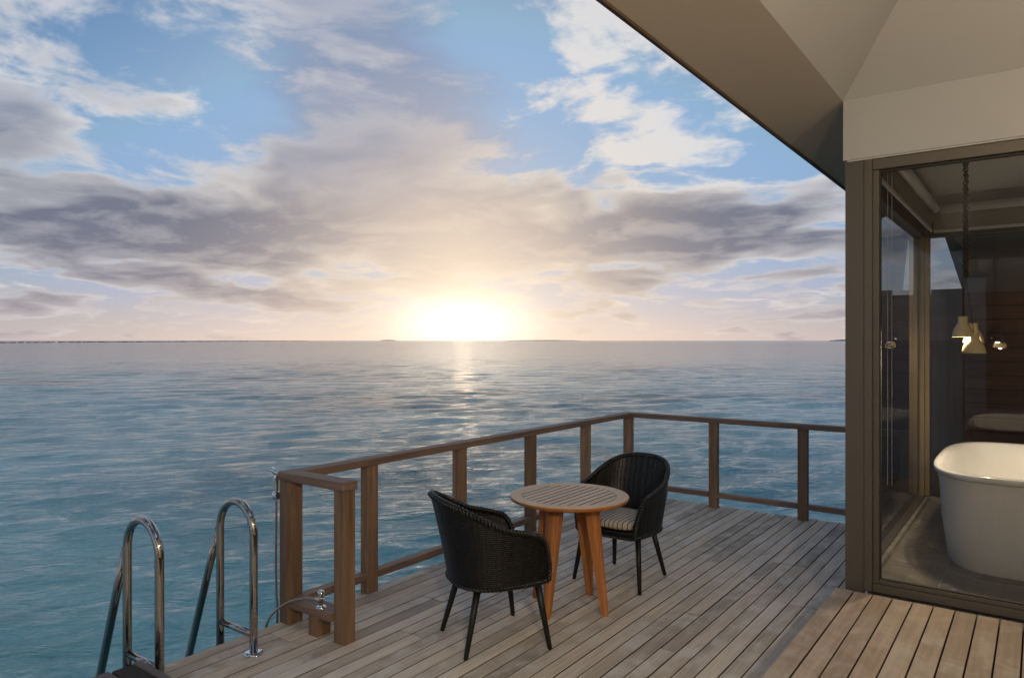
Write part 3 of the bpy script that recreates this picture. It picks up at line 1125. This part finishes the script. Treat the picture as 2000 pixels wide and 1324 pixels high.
def build_villa():
    t = thing('villa', 'overwater villa corner with glazed bathroom and deep painted eave', 'building', (XC, YW, 0))
    F_ = M['frame']
    # corner post: two stepped profiles
    box('corner_post', (XC, YW + 0.001, HP - 0.02), (XC + 0.100, YW + 0.110, ZFB - 0.001), F_, t, 0.002)
    box('corner_post', (XC + 0.1005, YW - 0.006, HP + 0.001), (XC + 0.142, YW + 0.100, ZFB - 0.0012), F_, t, 0.002)
    # lintel over the glass, front and side
    box('lintel', (XC - 0.010, YW - 0.012, ZFB), (X1, YW + 0.10, ZP), M['fascia'], t, 0.002)
    box('lintel', (XC - 0.009, YW + 0.1005, ZFB + 0.001), (XC + 0.09, YB + 0.1, ZP), M['fascia'], t, 0.002)
    box('lintel_trim', (XC + 0.012, YW - 0.008, ZFB - 0.010), (X1, YW + 0.03, ZFB - 0.0005), M['fascia'], t, 0.001)
    # front window
    w = box('window', (XC + 0.1425, YW + 0.004, HP + 0.001), (X1, YW + 0.095, HP + 0.046), F_, t, 0.002)
    w['label'] = 'large fixed front window looking onto the bathtub'
    box('frame_head', (XC + 0.1425, YW + 0.004, 2.722), (X1, YW + 0.095, ZFB - 0.0105), F_, w, 0.002)
    box('frame_bottom', (XC + 0.175, YW + 0.022, HP + 0.0465), (X1, YW + 0.080, HP + 0.068), F_, w, 0.0015)
    box('frame_side', (XC + 0.1425, YW + 0.020, HP + 0.0465), (XC + 0.1745, YW + 0.082, 2.7215), F_, w, 0.0015)
    box('gasket', (XC + 0.175, YW + 0.034, HP + 0.0685), (X1, YW + 0.060, HP + 0.075), M['gasket'], w, 0)
    box('gasket', (XC + 0.175, YW + 0.034, HP + 0.0755), (XC + 0.181, YW + 0.060, 2.7085), M['gasket'], w, 0)
    box('gasket', (XC + 0.175, YW + 0.034, 2.709), (X1, YW + 0.060, 2.7215), M['gasket'], w, 0)
    pyd('pane', [(XC + 0.18, YW + 0.047, HP + 0.073), (X1, YW + 0.047, HP + 0.073), (X1, YW + 0.047, 2.711), (XC + 0.18, YW + 0.047, 2.711)], [(0, 1, 2, 3)], M['glass'], w)
    # side window towards the sea, in two bays
    s = box('window', (XC + 0.004, YW + 0.111, HP + 0.001), (XC + 0.096, YB + 0.05, HP + 0.060), F_, t, 0.002)
    s['label'] = 'long side window of the bathroom facing the sea'
    box('frame_head', (XC + 0.004, YW + 0.111, 2.66), (XC + 0.088, YB + 0.05, ZFB), F_, s, 0.002)
    pyd('pane', [(XC + 0.045, YW + 0.11, HP + 0.06), (XC + 0.045, YB - 0.02, HP + 0.06), (XC + 0.045, YB - 0.02, 2.665), (XC + 0.045, YW + 0.11, 2.665)], [(0, 1, 2, 3)], M['glass_shade'], s)
    # back corner post and back window
    box('corner_post', (XC + 0.001, YB - 0.02, HP), (XC + 0.052, YB + 0.10, ZFB), M['frame_lamplit'], t, 0.002)
    box('corner_post', (XC + 0.053, YB - 0.04, HP), (XC + 0.088, YB + 0.09, ZFB), M['frame_lamplit'], t, 0.002)
    b = box('window', (XC + 0.089, YB - 0.01, HP), (X1, YB + 0.08, HP + 0.060), F_, t, 0.002)
    b['label'] = 'back window of the bathroom behind the tub'
    box('frame_head', (XC + 0.089, YB - 0.01, 2.66), (X1, YB + 0.08, ZFB), F_, b, 0.002)
    box('frame_side', (XC + 0.0885, YB - 0.006, HP + 0.0605), (XC + 0.125, YB + 0.07, 2.6595), M['frame_lamplit'], b, 0.002)
    pyd('pane', [(XC + 0.12, YB + 0.03, HP + 0.06), (X1, YB + 0.03, HP + 0.06), (X1, YB + 0.03, 2.665), (XC + 0.12, YB + 0.03, 2.665)], [(0, 1, 2, 3)], M['glass_shade'], b)
    box('lintel', (XC + 0.0905, YB - 0.005, ZFB + 0.0005), (X1, YB + 0.099, ZP), M['fascia'], t, 0.002)
    # inner ceiling and the blind end of the room
    pyd('ceiling', [(XC + 0.05, YW + 0.05, 3.02), (X1, YW + 0.05, 3.02), (X1, YB + 0.05, 3.02), (XC + 0.05, YB + 0.05, 3.02)], [(0, 3, 2, 1)], M['ceiling'], t)
    box('inner_wall', (2.0, YW + 0.10, ZF), (2.1, YB - 0.011, 3.015), M['fascia'], t, 0)
    # low stone kerb inside the glass
    box('kerb', (XC + 0.097, YW + 0.10, ZF - 0.02), (XC + 0.125, YB - 0.045, HP + 0.056), M['tile'], t, 0.002)
    box('kerb', (XC + 0.126, YB - 0.045, ZF - 0.02), (2.0, YB - 0.012, HP + 0.057), M['tile'], t, 0.002)
    # soffit: a strip falling to the eave, and the vault over the platform
    y0 = -3.2
    zin = ZP - 0.001
    xs = XC - 0.0105
    pyd('soffit', [(xs, y0, zin), (xs, YB + 1.1, zin), (XE, YB + 1.1, ZE), (XE, y0, ZE)], [(0, 1, 2, 3)], M['soffit_eave'], t)
    k = 1.1
    run = (YW - 0.012 - y0) / 2
    ym = (YW - 0.012 + y0) / 2
    zt = zin + k * run
    A, B_, C_, D_ = (xs, y0, zin), (xs, YW - 0.012, zin), (X1 + 3, YW - 0.012, zin), (X1 + 3, y0, zin)
    E_, G_ = (xs + run, ym, zt), (X1 + 3 - run, ym, zt) if X1 + 3 - run > xs + run else (xs + run + 0.1, ym, zt)
    pyd('vault_panel', [A, B_, E_], [(0, 1, 2)], M['soffit'], t)
    pyd('vault_panel', [B_, C_, G_, E_], [(0, 1, 2, 3)], M['soffit'], t)
    pyd('vault_panel', [C_, D_, G_], [(0, 1, 2)], M['soffit'], t)
    pyd('vault_panel', [D_, A, E_, G_], [(0, 1, 2, 3)], M['soffit'], t)
    box('side_wall', (2.3, -3.0, HP + 0.001), (2.45, YW - 0.013, ZP - 0.002), M['fascia'], t, 0)
    box('rear_wall', (-0.9, -3.15, HP + 0.001), (2.299, -3.0, ZP - 0.002), M['rail_x'], t, 0)
    # roof covering above and the board at its edge
    g = Geo()
    xo = XE - 0.02
    yb = YB + 1.15
    za = ZE + 0.03
    hh = 3.2
    rv = [(xo, y0 - .1, za), (xo, yb, za), (X1 + 3.3, yb, za), (X1 + 3.3, y0 - .1, za), (xo + 3.4, ym, za + 4.6), (xo + 3.4, yb - 3.4, za + 4.6), (X1, yb - 3.4, za + 4.6), (X1, ym, za + 4.6)]
    g.add(rv, [(1, 0, 4, 5), (2, 1, 5, 6), (3, 2, 6, 7), (0, 3, 7, 4), (4, 7, 6, 5)])
    g.build('roof', M['thatch'], t)
    pyd('soffit', [(XC + 0.1, YB + 0.10, zin), (X1, YB + 0.10, zin), (X1, 8.20, 2.20), (-0.60, 8.20, 2.20)], [(0, 1, 2, 3)], M['soffit'], t)
    box('eave_board', (XE - 0.022, y0, ZE - 0.012), (XE - 0.001, YB + 1.1, ZE + 0.05), M['eave'], t, 0.002)


build_villa()


def build_floor():
    f = bpy.data.objects.new('floor', None)
    COL.objects.link(f)
    f['kind'] = 'structure'
    f['label'] = 'grey stone tiled bathroom floor'
    box('slab', (XC + 0.10, YW + 0.097, 0.0), (2.0, YB - 0.012, ZF - 0.004), M['grout'], f, 0)
    tw, tl = 0.46, 0.46
    x0 = XC + 0.127
    nx, ny = 6, 6
    for i in range(nx):
        for j in range(ny):
            a = x0 + i * tw - 0.14
            b = YW + 0.100 + j * tl
            a0, b0 = max(a, x0), b
            a1, b1 = a + tw - 0.008, min(b + tl - 0.008, YB - 0.047)
            if b1 - b0 < 0.05:
                continue
            box('tile', (a0, b0, ZF - 0.012), (a1, b1, ZF), M['tile'], f, 0.001)


build_floor()


# ------------------------------------------------------------------ bathtub
def build_tub():
    t = thing('bathtub', 'white freestanding bathtub behind the front window', 'bathtub', (-0.16, 5.92, ZF))
    cx, cy = -0.13, 5.92
    n = 72

    def ring(hw, hl, z, e=3.3):
        return [(cx + hw * spow(math.cos(2 * math.pi * i / n), 2 / e), cy + hl * spow(math.sin(2 * math.pi * i / n), 2 / e), z) for i in range(n)]
    zr = 0.945
    outer = [ring(0.372, 0.785, ZF), ring(0.380, 0.795, ZF + 0.012), ring(0.408, 0.84, ZF + 0.25), ring(0.425, 0.87, ZF + 0.48), ring(0.438, 0.888, zr - 0.045), ring(0.440, 0.890, zr - 0.041)]
    rim = [ring(0.440, 0.890, zr - 0.040), ring(0.452, 0.902, zr - 0.034), ring(0.456, 0.906, zr - 0.015), ring(0.452, 0.902, zr - 0.004), ring(0.440, 0.890, zr), ring(0.414, 0.864, zr), ring(0.404, 0.854, zr - 0.008)]
    inner = [ring(0.404, 0.854, zr - 0.008), ring(0.372, 0.81, zr - 0.10), ring(0.33, 0.72, zr - 0.34), ring(0.27, 0.62, zr - 0.43), ring(0.12, 0.3, zr - 0.45)]

    def skin(name, rings, cap=False):
        V = [p for r_ in rings for p in r_]
        F = []
        for j in range(len(rings) - 1):
            F += [(j * n + i, j * n + (i + 1) % n, (j + 1) * n + (i + 1) % n, (j + 1) * n + i) for i in range(n)]
        if cap:
            F.append(tuple((len(rings) - 1) * n + i for i in range(n)))
        return pyd(name, V, F, M['tub'], t, True)
    skin('outer_shell', outer)
    skin('rim', rim)
    skin('basin', inner, True)


build_tub()


# ------------------------------------------------------------------ roller blinds
def build_blinds():
    zt, zb = 2.885, 2.715
    a = thing('roller_blind', 'rolled up blind along the side window of the bathroom', 'blind', (XC + 0.17, 5.8, zb), 'roller blinds in the bathroom')
    tube('tube', [(XC + 0.185, YW + 0.12, zt), (XC + 0.185, YB - 0.17, zt)], 0.036, M['white'], a, 20)
    box('fabric', (XC + 0.150, YW + 0.12, zb), (XC + 0.154, YB - 0.13, zt), M['blind'], a, 0)
    box('bottom_bar', (XC + 0.143, YW + 0.12, zb - 0.026), (XC + 0.161, YB - 0.13, zb - 0.0005), M['white'], a, 0.003)
    for dx in (0.0, 0.022):
        g = Geo()
        for k in range(230):
            z = 2.86 - k * 0.0085
            p = Vector((XC + 0.200 + dx, YW + 0.135, z))
            v, f = tube_geo([p + Vector((0, 0, -0.0032)), p, p + Vector((0, 0, 0.0032))], [0.0008, 0.0022, 0.0008], 5)
            g.add(v, f)
        o = g.build('bead_chain', M['white'], a, True)
        o['kind'] = 'stuff'
    b = thing('roller_blind', 'rolled up blind along the back window behind the tub', 'blind', (0.4, YB - 0.09, zb), 'roller blinds in the bathroom')
    tube('tube', [(XC + 0.215, YB - 0.10, zt), (1.98, YB - 0.10, zt)], 0.036, M['white'], b, 20)
    box('fabric', (XC + 0.160, YB - 0.066, zb), (1.98, YB - 0.062, zt), M['blind'], b, 0)
    box('bottom_bar', (XC + 0.163, YB - 0.073, zb - 0.026), (1.98, YB - 0.055, zb - 0.0005), M['white'], b, 0.003)


build_blinds()


# ------------------------------------------------------------------ pendant lamps
def build_pendant():
    px, py = -0.392, 5.5
    t = thing('pendant_lamp', 'cluster of lit cream pendant shades on a twisted black cord', 'lamp', (px, py, 1.7))
    lathe('ceiling_rose', [(0.0, 0.0), (0.045, 0.0), (0.045, -0.02), (0.0, -0.02)], M['cord'], t, 20, (px, py, 3.018), False)
    # the cords are twisted into one rope down to a knot
    g = Geo()
    for k in range(3):
        pts = []
        for i in range(141):
            z = 3.0 - i * (3.0 - 2.16) / 140
            w = k * 2 * math.pi / 3 + i * 0.42
            r = 0.010 + 0.003 * math.sin(i * 0.9)
            pts.append((px + r * math.cos(w), py + r * math.sin(w), z))
        v, f = tube_geo(pts, 0.0065, 5)
        g.add(v, f)
    g.build('twisted_cord', M['cord'], t, True)
    spots = ((px - 0.012, py - 0.05, 1.905, 0.06), (px + 0.050, py - 0.075, 1.800, 0.066), (px + 0.035, py + 0.10, 1.865, 0.06))
    for (x, y, ztop, r) in spots:
        s = lathe('shade', [(0.024, 0.0), (0.027, -0.002), (0.028, -0.040), (0.036, -0.052), (r * 0.86, -0.080), (r, -0.118), (r * 1.02, -0.132), (r * 0.97, -0.132), (r * 0.80, -0.082), (0.030, -0.056), (0.022, -0.045), (0.0, -0.044)], M['shade'], t, 32, (x, y, ztop))
        tube('cord', [(px, py, 2.17), (x, y, ztop - 0.01)], 0.0016, M['cord'], s, 6)
        lathe('bulb', [(0.0, -0.052), (0.014, -0.055), (0.024, -0.085), (0.020, -0.105), (0.0, -0.113)], M['bulb'], s, 16, (x, y, ztop))
        ld = bpy.data.lights.new('lamp_light', 'POINT')
        ld.energy = 22.0
        ld.color = (1.0, 0.79, 0.54)
        ld.shadow_soft_size = 0.02
        lo = bpy.data.objects.new('lamp_light', ld)
        COL.objects.link(lo)
        lo.location = (x, y, ztop - 0.122)
        lo.parent = t
        lo.matrix_parent_inverse = Matrix.Translation(-t.location)


build_pendant()


# ------------------------------------------------------------------ lanterns hung in the veranda vault
def build_lantern(x, y, label, glow):
    z = 2.95
    t = thing('hanging_lantern', label, 'lamp', (x, y, z), 'veranda lanterns')
    top = ZP + 1.1 * min(x - XC, YW - y, y + 3.2)
    tube('cord', [(x, y, top + 0.01), (x, y, z + 0.15)], 0.005, M['cord'], t, 8)
    lathe('cap', [(0.0, 0.165), (0.03, 0.16), (0.07, 0.135), (0.07, 0.115), (0.0, 0.115)], M['frame'], t, 24, (x, y, z))
    lathe('globe', [(0.06 + 0.07 * math.sin(math.pi * k / 10), 0.11 - 0.22 * k / 10) for k in range(11)], M[glow], t, 28, (x, y, z))
    lathe('foot', [(0.0, -0.112), (0.065, -0.112), (0.06, -0.13), (0.0, -0.13)], M['frame'], t, 24, (x, y, z))


build_lantern(1.35, 2.1, 'globe lantern under the veranda roof, nearer the bathroom', 'globe')
build_lantern(1.35, -0.9, 'globe lantern under the veranda roof, farther from the bathroom', 'globe2')


# ------------------------------------------------------------------ privacy screen behind the bathroom
def build_screen():
    y = 7.95
    t = thing('privacy_screen', 'dark slatted timber privacy screen behind the bathroom glass', 'screen', (-0.3, y, 0))
    x0 = -1.28
    h = 2.22
    box('post', (x0, y - 0.03, -0.3), (x0 + 0.09, y + 0.06, h + 0.03), M['slat_z'], t)
    box('post', (-0.845, y - 0.05, -0.3), (-0.575, y - 0.012, h + 0.02), M['slat_z'], t)
    n = 17
    p = h / n
    for i in range(n):
        V = [(x0 + 0.05, y + 0.012, i * p - 0.006), (2.6, y + 0.012, i * p - 0.006), (2.6, y - 0.010, i * p - 0.006), (x0 + 0.05, y - 0.010, i * p - 0.006)]
        V += [(a, b + 0.018, c + p - 0.014) for a, b, c in V]
        pyd('board', V, [(0, 1, 2, 3), (7, 6, 5, 4), (0, 4, 5, 1), (1, 5, 6, 2), (2, 6, 7, 3), (3, 7, 4, 0)], M['slat'], t)
    box('back_frame', (x0 + 0.03, y + 0.045, -0.1), (2.6, y + 0.055, h - 0.03), M['dark_wood'], t, 0)


build_screen()

for o in list(bpy.data.objects):
    if '_local' in o:
        del o['_local']
